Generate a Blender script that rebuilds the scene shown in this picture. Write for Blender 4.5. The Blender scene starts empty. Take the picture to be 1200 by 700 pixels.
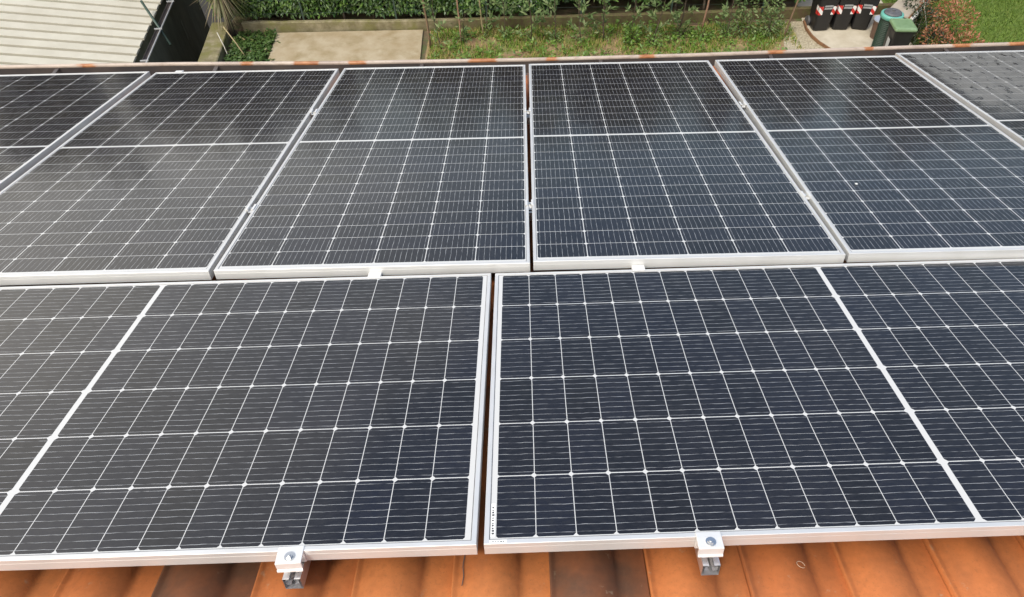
import bpy, bmesh, math, random
from mathutils import Matrix, Vector, noise
R = math.radians
C = bpy.data.collections.new('scene'); bpy.context.scene.collection.children.link(C)
scene = bpy.context.scene
rng = random.Random(7)

# ------------------------------------------------------------------ roof plane frame (x right, y down the slope, z off the tiles)
SLOPE = R(13)
PLANE = Matrix.Translation((0, 0, 6.5997)) @ Matrix.Rotation(-SLOPE, 4, 'X')

# ------------------------------------------------------------------ camera
cam = bpy.data.objects.new('camera', bpy.data.cameras.new('camera')); C.objects.link(cam)
cr = (Matrix.Rotation(-0.02161, 4, 'Z') @ Matrix.Rotation(0.91163, 4, 'X') @ Matrix.Rotation(-0.01622, 4, 'Z'))
cam.matrix_world = PLANE @ Matrix.Translation((0.11244, -0.86350, 1.23776)) @ cr
cd = cam.data
cd.sensor_width = 36; cd.sensor_fit = 'HORIZONTAL'; cd.lens = 802.93/1200*36
cd.shift_x = -35.98/1200; cd.shift_y = 35.04/1200
cd.clip_start = 0.02; cd.clip_end = 2000
scene.camera = cam

# ------------------------------------------------------------------ node helpers
class S:
    """a socket (or number) with arithmetic"""
    def __init__(s, nt, v): s.nt, s.v = nt, v
    def _m(s, op, *a):
        n = s.nt.nodes.new('ShaderNodeMath'); n.operation = op
        for i, x in enumerate((s,)+a):
            x = x.v if isinstance(x, S) else x
            if isinstance(x, (int, float)): n.inputs[i].default_value = x
            else: s.nt.links.new(x, n.inputs[i])
        return S(s.nt, n.outputs[0])
    def __add__(s, o): return s._m('ADD', o)
    def __sub__(s, o): return s._m('SUBTRACT', o)
    def __mul__(s, o): return s._m('MULTIPLY', o)
    def __truediv__(s, o): return s._m('DIVIDE', o)
    __radd__ = __add__; __rmul__ = __mul__
    def rsub(s, o): return S(s.nt, o)._m('SUBTRACT', s)
    def abs(s): return s._m('ABSOLUTE')
    def floor(s): return s._m('FLOOR')
    def fract(s): return s._m('FRACT')
    def gt(s, o): return s._m('GREATER_THAN', o)
    def lt(s, o): return s._m('LESS_THAN', o)
    def min(s, o): return s._m('MINIMUM', o)
    def max(s, o): return s._m('MAXIMUM', o)
    def ramp(s, a, b, lo=0.0, hi=1.0):
        n = s.nt.nodes.new('ShaderNodeMapRange'); n.clamp = True
        s.nt.links.new(s.v, n.inputs[0])
        for i, x in enumerate((a, b, lo, hi)): n.inputs[i+1].default_value = x
        return S(s.nt, n.outputs[0])

def mat(name, rough=0.6, metal=0.0, color=(.5, .5, .5), ior=1.5, spec=0.5):
    m = bpy.data.materials.new(name); m.use_nodes = True
    b = m.node_tree.nodes['Principled BSDF']
    b.inputs['Base Color'].default_value = (*color, 1)
    b.inputs['Roughness'].default_value = rough; b.inputs['Metallic'].default_value = metal
    b.inputs['IOR'].default_value = ior; b.inputs['Specular IOR Level'].default_value = spec
    return m, m.node_tree, b
def tc(nt, which='Object'):
    n = nt.nodes.get('TC') or nt.nodes.new('ShaderNodeTexCoord'); n.name = 'TC'
    return n.outputs[which]
def mapped(nt, vec, scale):
    n = nt.nodes.new('ShaderNodeMapping'); n.inputs['Scale'].default_value = scale
    nt.links.new(vec, n.inputs['Vector']); return n.outputs[0]
def nz(nt, scale, detail=4, vec=None, rough=.55, dist=0.0, sc3=None):
    n = nt.nodes.new('ShaderNodeTexNoise')
    vec = vec if vec is not None else tc(nt)
    if sc3: vec = mapped(nt, vec, sc3)
    nt.links.new(vec, n.inputs['Vector'])
    n.inputs['Scale'].default_value = scale; n.inputs['Detail'].default_value = detail
    n.inputs['Roughness'].default_value = rough; n.inputs['Distortion'].default_value = dist
    return S(nt, n.outputs['Fac'])
def mix(nt, fac, a, b):
    n = nt.nodes.new('ShaderNodeMix'); n.data_type = 'RGBA'
    for i, x in ((0, fac), (6, a), (7, b)):
        x = x.v if isinstance(x, S) else x
        if isinstance(x, tuple): n.inputs[i].default_value = (*x, 1) if len(x) == 3 else x
        elif isinstance(x, (int, float)): n.inputs[i].default_value = x
        else: nt.links.new(x, n.inputs[i])
    return n.outputs[2]
def link(nt, a, b): nt.links.new(a.v if isinstance(a, S) else a, b)
def bump(nt, b, h, strength=.3, dist=.01):
    n = nt.nodes.new('ShaderNodeBump'); n.inputs['Strength'].default_value = strength; n.inputs['Distance'].default_value = dist
    link(nt, h, n.inputs['Height']); link(nt, n.outputs[0], b.inputs['Normal'])

# ------------------------------------------------------------------ sky, sun, exposure
SUN_EL, SUN_AZ = R(60), R(215)          # azimuth clockwise from +Y: behind the camera, to the left
w = bpy.data.worlds.new('World'); scene.world = w; w.use_nodes = True
nt = w.node_tree; bg = nt.nodes['Background']
sky = nt.nodes.new('ShaderNodeTexSky'); sky.sky_type = 'NISHITA'; sky.sun_disc = False
sky.sun_elevation = SUN_EL; sky.sun_rotation = SUN_AZ; sky.air_density = 1.2; sky.dust_density = 2.0
g = tc(nt, 'Generated')
sep = nt.nodes.new('ShaderNodeSeparateXYZ'); nt.links.new(g, sep.inputs[0])
gx, gy, gz = (S(nt, sep.outputs[i]) for i in range(3))
cl = nz(nt, 1.6, 6, vec=mapped(nt, g, (1, 1, 2.2)), rough=.6, dist=.3)
cover = (cl*.55 + gx * -0.62 - gz.ramp(.42, .75) * .16 + gy.ramp(.1, -.5) * .45).ramp(.34, .76)          # thicker, brighter overcast towards the left
cloud = mix(nt, nz(nt, 3.0, 5, vec=g), (9.6, 9.1, 8.3), (14.5, 13.4, 11.6))
thin = mix(nt, .15, sky.outputs[0], (2.15, 2.2, 2.4))            # veiled blue between the clouds
grade = gz.ramp(.05, .85, .62, 1.35)                             # overcast: brighter overhead than near the horizon
vm = nt.nodes.new('ShaderNodeVectorMath'); vm.operation = 'SCALE'
nt.links.new(mix(nt, cover, thin, cloud), vm.inputs[0]); link(nt, grade, vm.inputs['Scale'])
nt.links.new(vm.outputs[0], bg.inputs['Color'])
bg.inputs['Strength'].default_value = 0.13
sun = bpy.data.objects.new('sun', bpy.data.lights.new('sun', 'SUN')); C.objects.link(sun)
sun.data.energy = 1.5; sun.data.angle = R(10); sun.data.color = (1, .95, .87)
d = Vector((math.sin(SUN_AZ)*math.cos(SUN_EL), math.cos(SUN_AZ)*math.cos(SUN_EL), math.sin(SUN_EL)))
sun.rotation_euler = d.to_track_quat('Z', 'Y').to_euler()
scene.view_settings.view_transform = 'Standard'; scene.view_settings.look = 'None'
scene.view_settings.exposure = 0.68; scene.view_settings.gamma = 1
scene.view_settings.use_curve_mapping = False
scene.render.engine = 'CYCLES'

# ------------------------------------------------------------------ object helpers
def mesh_obj(name, verts, faces, m=None, parent=None, smooth=False, mats=None, mi=None):
    me = bpy.data.meshes.new(name); me.from_pydata(verts, [], faces); me.update()
    for x in (mats or ([m] if m else [])): me.materials.append(x)
    if mi: me.polygons.foreach_set('material_index', mi)
    if smooth: me.polygons.foreach_set('use_smooth', [True]*len(me.polygons))
    o = bpy.data.objects.new(name, me); C.objects.link(o)
    if parent: o.parent = parent
    return o
class MB:
    def __init__(s): s.v, s.f = [], []
    def add(s, v, f):
        n = len(s.v); s.v += [tuple(x) for x in v]; s.f += [tuple(i+n for i in q) for q in f]; return s
    def box(s, lo, hi, M=None):
        x0, y0, z0 = lo; x1, y1, z1 = hi
        v = [Vector(p) for p in ((x0,y0,z0),(x1,y0,z0),(x1,y1,z0),(x0,y1,z0),(x0,y0,z1),(x1,y0,z1),(x1,y1,z1),(x0,y1,z1))]
        if M: v = [M @ p for p in v]
        return s.add(v, [(3,2,1,0),(4,5,6,7),(0,1,5,4),(1,2,6,5),(2,3,7,6),(3,0,4,7)])
    def tube(s, pts, r, n=8, cap=True):
        """tube along a polyline; r is a radius or one per point"""
        pts = [Vector(p) for p in pts]; rs = r if isinstance(r, (list, tuple)) else [r]*len(pts)
        rings = []; up = Vector((0.13, 0.31, .94))
        for i, p in enumerate(pts):
            t = (pts[min(i+1, len(pts)-1)] - pts[max(i-1, 0)]).normalized()
            a = t.cross(up); a = a.normalized() if a.length > 1e-3 else t.cross(Vector((1,0,0))).normalized()
            b = t.cross(a)
            rings.append([p + (a*math.cos(k*2*math.pi/n) + b*math.sin(k*2*math.pi/n))*rs[i] for k in range(n)])
        v = [q for ring in rings for q in ring]; f = []
        for i in range(len(rings)-1):
            for k in range(n): f.append((i*n+k, i*n+(k+1)%n, (i+1)*n+(k+1)%n, (i+1)*n+k))
        if cap: f += [tuple(range(n))[::-1], tuple(range((len(rings)-1)*n, len(rings)*n))]
        return s.add(v, f)
    def loft(s, rings, cap=True):
        n = len(rings[0]); v = [q for r_ in rings for q in r_]; f = []
        for i in range(len(rings)-1):
            for k in range(n): f.append((i*n+k, i*n+(k+1)%n, (i+1)*n+(k+1)%n, (i+1)*n+k))
        if cap: f += [tuple(range(n))[::-1], tuple(range((len(rings)-1)*n, len(rings)*n))]
        return s.add(v, f)
    def leaf(s, p, d, nrm, l, wd):
        d = d.normalized(); sd = d.cross(nrm)
        if sd.length < 1e-4: sd = d.cross(Vector((.3,.9,.2)))
        sd = sd.normalized()*wd*.5; nn = sd.cross(d).normalized()
        m_ = p + d*l*.48
        return s.add([p, m_+sd-nn*wd*.08, p+d*l, m_-sd-nn*wd*.08], [(0,1,2,3)])
    def build(s, name, m, parent=None, smooth=False): return mesh_obj(name, s.v, s.f, m, parent, smooth)
def rrect(w_, d_, r, z, n=4, cx=0, cy=0):
    out = []
    for qx, qy, a0 in ((1,1,0),(-1,1,90),(-1,-1,180),(1,-1,270)):
        for k in range(n+1):
            a = R(a0+90*k/n); out.append(Vector((cx+qx*(w_/2-r)+r*math.cos(a), cy+qy*(d_/2-r)+r*math.sin(a), z)))
    return out
def circ(r, z, n=28, cx=0, cy=0): return [Vector((cx+r*math.cos(2*math.pi*k/n), cy+r*math.sin(2*math.pi*k/n), z)) for k in range(n)]
def tag(o, label=None, cat=None, group=None, kind=None):
    if label: o['label'] = label
    if cat: o['category'] = cat
    if group: o['group'] = group
    if kind: o['kind'] = kind
    return o
def empty(name, M, label, cat, group=None):
    o = bpy.data.objects.new(name, None); C.objects.link(o); o.empty_display_size = .1
    o.matrix_world = M if isinstance(M, Matrix) else Matrix.Translation(M)
    return tag(o, label, cat, group)
def on_plane(x, y, n=0.0, rz=0.0, tilt=0.0):
    return PLANE @ Matrix.Translation((x, y, n)) @ Matrix.Rotation(rz, 4, 'Z') @ Matrix.Rotation(-tilt, 4, 'Y')
def soften(o, width, seg=2):
    b = o.modifiers.new('bevel', 'BEVEL'); b.width = width; b.segments = seg; b.limit_method = 'ANGLE'; b.angle_limit = R(35)
    return o

# ------------------------------------------------------------------ materials: solar panels
PL, PW = 2.1287, 1.038
mS, mL, PITCH = .0244, .014, .0861
ROW = (PW-2*mL)/6; CG = PL-2*mS-24*PITCH
def laminate(name, patch=False):
    m, nt, b = mat(name, rough=.1, ior=1.48)
    sp = nt.nodes.new('ShaderNodeSeparateXYZ'); nt.links.new(tc(nt), sp.inputs[0])
    u, v = S(nt, sp.outputs[0]), S(nt, sp.outputs[1])
    x = u - PL/2; side = x.gt(0); ax = x.abs() - CG/2
    ci = (ax/PITCH).floor(); a = (ax/PITCH).fract()*PITCH
    yy = v - mL; ri = (yy/ROW).floor(); bb = (yy/ROW).fract()*ROW
    ga, gb = .0018, .0027
    a0 = a - ga/2; a1 = a.rsub(PITCH-ga/2); b0 = bb - gb/2; b1 = bb.rsub(ROW-gb/2)
    db = b0.min(b1)
    cell = a0.gt(0)*a1.gt(0)*b0.gt(0)*b1.gt(0)
    cell = cell*(a0+db).gt(.0066)*(a1+db).gt(.0042)
    cell = cell*ax.gt(0)*ax.lt(12*PITCH)*yy.gt(0)*yy.lt(6*ROW)
    # nine wires per cell, running the long way of the panel
    wob = nz(nt, 1, 2, sc3=(30, 6, 1)) - .5                      # slight waver across the wire lines
    wv = (b0/((ROW-gb)/9) + wob*.22).fract() - .5
    wire = wv.abs().lt(.034); under = (wv + .085).abs().lt(.05)  # under: each wire's shadow, painted in as dark dashes
    glint = nz(nt, 1, 2, sc3=(26, 150, 1)).ramp(.34, .60, .10, 1.0)  # broken gleam along the wires, painted into their colour
    idn = nt.nodes.new('ShaderNodeTexWhiteNoise'); idn.noise_dimensions = '2D'
    cmb = nt.nodes.new('ShaderNodeCombineXYZ')
    link(nt, ci + side*31.0, cmb.inputs[0]); link(nt, ri, cmb.inputs[1]); nt.links.new(cmb.outputs[0], idn.inputs['Vector'])
    tone = S(nt, idn.outputs['Value'])
    col = mix(nt, tone, (.005, .005, .006), (.008, .009, .015))
    mott = nz(nt, 1, 4, rough=.7, sc3=(40, 130, 1)).ramp(.42, .62)
    col = mix(nt, mott*.5, col, (.019, .019, .021))
    col = mix(nt, under*glint*.8, col, (.003, .003, .004))
    col = mix(nt, wire*glint*.85, col, (.36, .37, .38))
    grime = nz(nt, 2.3, 6).ramp(.35, .75, 0, 1)
    col = mix(nt, cell, (.54, .54, .525), col)
    col = mix(nt, grime*.014 + .004, col, (.45, .42, .37))
    rough = grime*.06 + .09
    if patch:   # grey speckled film over the far half of this panel
        sp1 = nz(nt, 13, 7, rough=.68, sc3=(1, 1.6, 1)).ramp(.37, .45, .12, 1)
        sp2 = nz(nt, 22, 3, rough=.6).ramp(.30, .60, .72, 1)
        reach = (u*1.0 + v*.0 + nz(nt, 5, 6)*.55).ramp(1.36, 1.62)
        edge = v.ramp(.96, 1.01, 1, .25)
        f = reach*sp1*sp2*edge
        col = mix(nt, f*.42, col, (.34, .325, .285))
        rough = rough + f*.30
    link(nt, col, b.inputs['Base Color']); link(nt, rough, b.inputs['Roughness'])
    wav = nz(nt, 11, 2, sc3=(.5, 1, 1))
    bump(nt, b, wav, .05, .004)
    return m
LAM = laminate('panel_laminate'); LAM_SPECKLED = laminate('panel_laminate_speckled', True)
ALU, nt, b = mat('anodised_aluminium', rough=.42, metal=.42, color=(.84, .84, .85))
link(nt, nz(nt, 3, 6, sc3=(1, 1, 40)).ramp(.3, .8, .36, .52), b.inputs['Roughness'])
link(nt, mix(nt, nz(nt, 7, 6).ramp(.42, .8), (.66, .66, .645), (.58, .575, .55)), b.inputs['Base Color'])
MILL, nt, b = mat('mill_aluminium', rough=.34, metal=.85, color=(.68, .68, .69))
link(nt, nz(nt, 30, 5, sc3=(6, .6, 6)).ramp(.3, .8, .25, .5), b.inputs['Roughness'])
STEEL, _, _ = mat('stainless_bolt', rough=.3, metal=1, color=(.66, .65, .62))
STICK, nt, b = mat('label_paper', rough=.5, color=(.8, .8, .78))
INK, _, _ = mat('label_ink', rough=.6, color=(.06, .06, .06))

# ------------------------------------------------------------------ materials: roof
TILE, nt, b = mat('terracotta_tile', rough=.72)
at = nt.nodes.new('ShaderNodeAttribute'); at.attribute_name = 'tile_colour'
n1 = nz(nt, 9, 6, rough=.62); n2 = nz(nt, 60, 4); n3 = nz(nt, 3.2, 5, sc3=(3, 1, 1))
c_ = mix(nt, n1.ramp(.35, .75)*.45, at.outputs['Color'], (.45, .125, .03))
hs = nt.nodes.new('ShaderNodeHueSaturation'); link(nt, c_, hs.inputs['Color']); link(nt, n2.ramp(.2, .8, .86, 1.12), hs.inputs['Value'])
c_ = mix(nt, n3.ramp(.55, .8)*.30, hs.outputs[0], (.105, .06, .038))
n4 = nz(nt, 170, 3, rough=.7); n5 = nz(nt, 24, 6, rough=.7)
c_ = mix(nt, n4.ramp(.56, .72)*.35, c_, (.20, .085, .035))           # grit in the fired clay
c_ = mix(nt, n5.ramp(.63, .70)*.45, c_, (.42, .33, .22))             # pale lichen and lime bloom
link(nt, c_, b.inputs['Base Color']); bump(nt, b, n2*.4 + n1*.5 + n4*.6, .2, .002)
GUT, nt, b = mat('brown_gutter_paint', rough=.45, color=(.075, .06, .055))
link(nt, mix(nt, nz(nt, 5, 6).ramp(.4, .8), (.055, .046, .044), (.11, .085, .07)), b.inputs['Base Color'])
LIP, nt, b = mat('gutter_lip_faded_paint', rough=.5)
fine = nz(nt, 40, 4, sc3=(.5, 1, 1))
sp = nt.nodes.new('ShaderNodeSeparateXYZ'); nt.links.new(tc(nt), sp.inputs[0])
lx_ = S(nt, sp.outputs[0]) + (fine - .5)*.09
rust = None                                                     # rust patches where the paint has worn off the lip
for c0, hw in ((-2.75, .05), (-1.70, .035), (-1.31, .085), (-.97, .055), (-.15, .085), (.30, .035), (.93, .05), (1.79, .055), (2.42, .03), (3.06, .065), (3.52, .13)):
    t_ = (lx_ - c0).abs().ramp(hw+.015, hw-.01)
    rust = t_ if rust is None else rust.max(t_)
base_ = mix(nt, nz(nt, 3, 5).ramp(.3, .7), (.50, .415, .34), (.33, .26, .215))
base_ = mix(nt, fine.ramp(.52, .75)*.6, base_, (.24, .17, .12))
link(nt, mix(nt, rust, base_, mix(nt, fine.ramp(.35, .65), (.30, .11, .04), (.44, .20, .085))), b.inputs['Base Color'])
WALLM, nt, b = mat('house_render', rough=.85, color=(.55, .47, .36))
link(nt, mix(nt, nz(nt, 1.5, 6).ramp(.3, .7), (.55, .48, .38), (.44, .38, .30)), b.inputs['Base Color'])

# ------------------------------------------------------------------ materials: garden
def two_tone(name, scale, c1, c2, lo=.35, hi=.65, rough=.85, b_s=.4, b_d=.02, detail=7, extra=None, sc3=None):
    m, nt, b = mat(name, rough=rough)
    n = nz(nt, scale, detail, rough=.62, sc3=sc3)
    c = mix(nt, n.ramp(lo, hi), c1, c2)
    if extra:
        s2, lo2, hi2, c3 = extra
        c = mix(nt, nz(nt, s2, 6, rough=.65).ramp(lo2, hi2), c, c3)
    link(nt, c, b.inputs['Base Color']); bump(nt, b, n, b_s, b_d)
    return m
def leaf_mat(name, c1, c2, c3=None, rough=.45, scale=5, thr=(.5, .62)):
    m, nt, b = mat(name, rough=rough)
    gi = nt.nodes.new('ShaderNodeNewGeometry')
    rnd = S(nt, gi.outputs['Random Per Island'])
    c = mix(nt, rnd, c1, c2)
    if c3: c = mix(nt, (nz(nt, scale, 3)*.6 + rnd*.4).ramp(*thr), c, c3)
    link(nt, c, b.inputs['Base Color'])
    tr = nt.nodes.new('ShaderNodeBsdfTranslucent'); link(nt, c, tr.inputs['Color'])
    ms = nt.nodes.new('ShaderNodeMixShader'); ms.inputs[0].default_value = .25
    nt.links.new(b.outputs[0], ms.inputs[1]); nt.links.new(tr.outputs[0], ms.inputs[2])
    nt.links.new(ms.outputs[0], nt.nodes['Material Output'].inputs['Surface'])
    return m
SOIL = two_tone('garden_soil', 6, (.085, .055, .033), (.15, .115, .06), extra=(3.1, .5, .62, (.075, .095, .03)))
STRAW = two_tone('dry_bed_soil', 4.5, (.20, .125, .065), (.30, .22, .11), extra=(2.2, .48, .62, (.13, .15, .04)))
CONC = two_tone('weathered_concrete', 2.6, (.38, .32, .22), (.29, .225, .13), lo=.38, hi=.68, b_s=.2, extra=(2.2, .48, .72, (.24, .185, .095)))
KERB = two_tone('mossy_concrete', 5, (.27, .235, .145), (.13, .11, .055), extra=(1.9, .47, .62, (.15, .14, .045)), b_s=.6)
_nt = KERB.node_tree; _b = _nt.nodes['Principled BSDF']; _src = _b.inputs['Base Color'].links[0].from_socket
_sp = _nt.nodes.new('ShaderNodeSeparateXYZ'); _nt.links.new(tc(_nt), _sp.inputs[0])
_spl = ((S(_nt, _sp.outputs[0])*.5 + nz(_nt, 3.2, 6)*3.0).ramp(.0, 1.1))*.95     # soil and litter splashed up where the bed meets the wall
link(_nt, mix(_nt, _spl, _src, mix(_nt, nz(_nt, 14, 5).ramp(.4, .65), (.09, .06, .03), (.10, .105, .03))), _b.inputs['Base Color'])
PAD = two_tone('washed_concrete_pad', 3, (.50, .45, .35), (.40, .35, .26), b_s=.15, extra=(20, .62, .75, (.33, .29, .21)))
GRAVEL = two_tone('pale_gravel', 26, (.50, .44, .31), (.24, .20, .13), b_s=1, b_d=.03)
LAWN = two_tone('lawn_turf', 3.2, (.095, .155, .018), (.14, .205, .025), extra=(22, .5, .7, (.055, .10, .013)), b_s=.7, b_d=.04)
ASPH = two_tone('shaded_asphalt', 14, (.022, .020, .019), (.035, .032, .030), rough=.7)  # near-black: the alley's deep shade is put into the colour
NWALL = two_tone('mossy_render', 2.4, (.16, .16, .115), (.09, .095, .06), b_s=.3, sc3=(1, 1, .35))
BOARD = two_tone('cream_roof_sheet', 1.6, (.55, .52, .425), (.48, .45, .36), rough=.5, b_s=.03, extra=(9, .64, .8, (.38, .35, .26)))
GROOVE = two_tone('shaded_grimy_joint', 18, (.10, .09, .065), (.19, .17, .125), rough=.8, lo=.4, hi=.6)  # shadowed rib sides painted in as dark joints, with some grime
ZINC, _, _ = mat('zinc_pipe', rough=.45, metal=.4, color=(.5, .5, .49))
DKMETAL, _, _ = mat('dark_green_paint', rough=.5, color=(.035, .06, .045))
BARK = two_tone('bark', 20, (.10, .075, .05), (.055, .04, .028), sc3=(1, 1, .25))
WOODS = [two_tone('stake_%s' % n, 18, a, b_, sc3=(1, 1, .15)) for n, a, b_ in
         (('brown', (.20, .13, .075), (.12, .08, .05)), ('reddish', (.34, .20, .13), (.24, .13, .085)), ('pale', (.36, .30, .16), (.28, .22, .12)), ('bleached', (.52, .49, .42), (.40, .37, .31)))]
LAUREL = leaf_mat('laurel_leaf', (.022, .062, .010), (.062, .135, .02), (.15, .25, .05), rough=.36, thr=(.5, .75))
HEDGE_DARK, _, _ = mat('hedge_shade_core', rough=.9, color=(.012, .014, .008))  # near-black colour standing in for the shade inside the hedge
SAPLEAF = leaf_mat('sapling_leaf', (.08, .14, .04), (.17, .24, .08), (.30, .34, .16), rough=.6, thr=(.55, .8))
BUSHLEAF = leaf_mat('fresh_shrub_leaf', (.075, .15, .02), (.15, .25, .04), (.22, .32, .065), thr=(.55, .8))
PHOT = leaf_mat('red_photinia_leaf', (.36, .12, .065), (.46, .21, .11), (.16, .16, .04), rough=.45, scale=4, thr=(.52, .66))
DARKSHRUB = leaf_mat('dark_shrub_leaf', (.018, .030, .010), (.04, .06, .02))  # the shrub's own dark green
IVY = leaf_mat('ground_cover_leaf', (.04, .085, .018), (.08, .14, .03), (.26, .21, .10), thr=(.66, .8))
GRASS = leaf_mat('grass_blade', (.085, .15, .018), (.14, .21, .03), (.20, .22, .055), rough=.6, thr=(.6, .8))
WEED = leaf_mat('bed_weed_blade', (.10, .21, .012), (.20, .33, .03), (.42, .33, .12), rough=.7, scale=2.5, thr=(.48, .62))
FROND = leaf_mat('yucca_leaf', (.11, .115, .04), (.19, .18, .085), (.24, .17, .10), rough=.5, scale=3, thr=(.5, .72))
BINBLK, nt, b = mat('black_bin_plastic', rough=.42, color=(.012, .012, .013))
link(nt, nz(nt, 6, 6).ramp(.35, .8, .34, .6), b.inputs['Roughness'])
GREENLID = two_tone('faded_green_plastic', 7, (.13, .21, .10), (.17, .26, .14), rough=.5, b_s=.05, extra=(18, .62, .72, (.26, .30, .22)))
DKGREEN, _, _ = mat('dark_green_plastic', rough=.5, color=(.012, .035, .022))
AQUA, _, _ = mat('aqua_plastic_rim', rough=.45, color=(.12, .36, .30))
GREYLID = two_tone('grey_bin_lid', 9, (.07, .07, .075), (.12, .12, .125), rough=.6, b_s=.1)
CORTEN = two_tone('rusty_steel_edging', 8, (.15, .075, .035), (.22, .11, .05), b_s=.1)
WHITEP, _, _ = mat('white_painted_trim', rough=.5, color=(.68, .66, .62))
BEIGE = two_tone('beige_cabinet_top', 4, (.40, .35, .28), (.33, .29, .23), rough=.6, b_s=.1)
REFL, nt, b = mat('red_white_reflector', rough=.35)
sp = nt.nodes.new('ShaderNodeSeparateXYZ'); nt.links.new(tc(nt), sp.inputs[0])
st = ((S(nt, sp.outputs[0])*1.0 + S(nt, sp.outputs[2]))/.19).fract().gt(.5)
link(nt, mix(nt, st, (.55, .03, .025), (.78, .77, .75)), b.inputs['Base Color'])
GREYINK, _, _ = mat('pale_print', rough=.6, color=(.42, .43, .44))

# ================================================================== THE SETTING
def sheet(name, pts, z, m, thick=0.0, kind='structure'):
    n = len(pts); v = [(x, y, z) for x, y in pts]; f = [tuple(range(n))]
    if thick:
        v += [(x, y, z-thick) for x, y in pts]
        f += [(i, i+n, (i+1) % n+n, (i+1) % n) for i in range(n)] + [tuple(range(2*n-1, n-1, -1))]
    return tag(mesh_obj(name, v, f, m), kind=kind)
sheet('ground', [(-400, -400), (400, -400), (400, 400), (-400, 400)], -2.6, ASPH)
sheet('terrain', [(-6.62, 3.2), (120, 3.2), (120, 150), (-7.3, 150), (-6.80, 15.6)], 0, SOIL, thick=2.55)
sheet('planting_bed', [(-2.14, 9), (6.55, 9), (6.72, 14.0), (6.74, 15.06), (-2.05, 15.04)], .004, STRAW)
sheet('lawn', [(8.9, 5), (60, 5), (60, 70), (9.3, 70)], .006, LAWN)
sheet('gravel_path', [(6.0, 9), (7.3, 9), (6.95, 13.9), (6.74, 15.1), (6.2, 15.1), (5.95, 13.5)], .008, GRAVEL)
sheet('concrete_path', [(-5.30, 8.5), (-2.02, 8.5), (-2.2, 15.02), (-5.58, 15.02)], .05, CONC, thick=.06)
# bin pad: a round-ended concrete pavement
arc = [(6.74, 15.06), (6.69, 14.68), (6.72, 14.33), (6.80, 14.05), (6.92, 13.80), (7.15, 13.4), (7.5, 13.0), (8.0, 12.7), (8.9, 12.5)]
sheet('bin_pavement', arc + [(8.95, 16.6), (6.9, 16.6)], .02, PAD, thick=.03)

# ------------------------------------------------------------------ kerb edging
mb = MB()
for i in range(len(arc)-1):
    a, b_ = Vector((*arc[i], 0)), Vector((*arc[i+1], 0)); t = (b_-a).normalized(); nn = Vector((t.y, -t.x, 0))*-.035
    mb.add([a, b_, b_-nn*0+nn, a+nn, a+Vector((0,0,.075)), b_+Vector((0,0,.075)), b_+nn+Vector((0,0,.075)), a+nn+Vector((0,0,.075))],
           [(0,1,5,4),(4,5,6,7),(3,7,6,2)])
tag(mb.build('garden_edging', CORTEN), 'curved rusty brown steel edging strip round the pale bin pavement', 'edging')

# ------------------------------------------------------------------ low garden walls
def wall_along(name, pts, wd, h, m, z0=0.0):
    """a low wall with a slightly rough cap following a polyline"""
    mb = MB(); rr = random.Random(3)
    P = []
    for i in range(len(pts)-1):
        a, b_ = Vector((*pts[i], 0)), Vector((*pts[i+1], 0)); k = max(2, int((b_-a).length/.3))
        P += [a.lerp(b_, j/k) for j in range(k)]
    P.append(Vector((*pts[-1], 0)))
    rings = []
    for i, p in enumerate(P):
        t = (P[min(i+1, len(P)-1)]-P[max(i-1, 0)]).normalized(); nn = Vector((-t.y, t.x, 0))
        hh = h + rr.uniform(-.008, .008); c = .018
        prof = [(0, z0), (0, hh-c), (c, hh), (wd-c, hh), (wd, hh-c), (wd, z0)]
        rings.append([p + nn*(o_+rr.uniform(-.004, .004)) + Vector((0, 0, z)) for o_, z in prof])
    mb.loft(rings)
    return mb.build(name, m)
tag(wall_along('garden_wall', [(-6.36, 15.12), (-2.1, 15.05), (.67, 15.08), (3.9, 15.15), (6.78, 15.24), (9.4, 15.35)], .11, .25, KERB),
    'long low mossy concrete wall along the foot of the hedge', 'low wall')
tag(wall_along('garden_wall', [(-6.50, 10.5), (-6.48, 13.45), (-6.64, 15.2)], .42, .25, KERB, z0=-2.5),
    'short mossy retaining wall between the dark alley and the ground cover', 'low wall')

# ------------------------------------------------------------------ neighbour's low building at the left
nb = empty('neighbour_shed', (-7.54, 12.52, .8), "neighbour's low building with a cream ribbed sheet roof sloping to a grey gutter", 'outbuilding')
G = Vector((-.1022, .9948, 0)); U = Vector((-.9948*math.cos(R(9.5)), -.1022*math.cos(R(9.5)), math.sin(R(9.5)))); N = -G.cross(U); N = N if N.z > 0 else -N
pit, gw, gd = .318, .085, .05
mbR, mbJ = MB(), MB()
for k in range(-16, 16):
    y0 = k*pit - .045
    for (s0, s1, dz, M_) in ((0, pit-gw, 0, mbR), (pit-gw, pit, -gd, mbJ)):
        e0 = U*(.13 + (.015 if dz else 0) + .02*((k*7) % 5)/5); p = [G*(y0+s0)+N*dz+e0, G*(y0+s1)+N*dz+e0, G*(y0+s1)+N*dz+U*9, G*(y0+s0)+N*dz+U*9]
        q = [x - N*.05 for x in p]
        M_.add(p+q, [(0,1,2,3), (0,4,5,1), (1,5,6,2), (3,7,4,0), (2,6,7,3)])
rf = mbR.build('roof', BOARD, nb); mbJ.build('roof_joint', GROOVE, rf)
mb = MB(); wo = U*.30
a, b_ = G*-5.4 + wo*1.0, G*5.4 + wo*1.0
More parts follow.
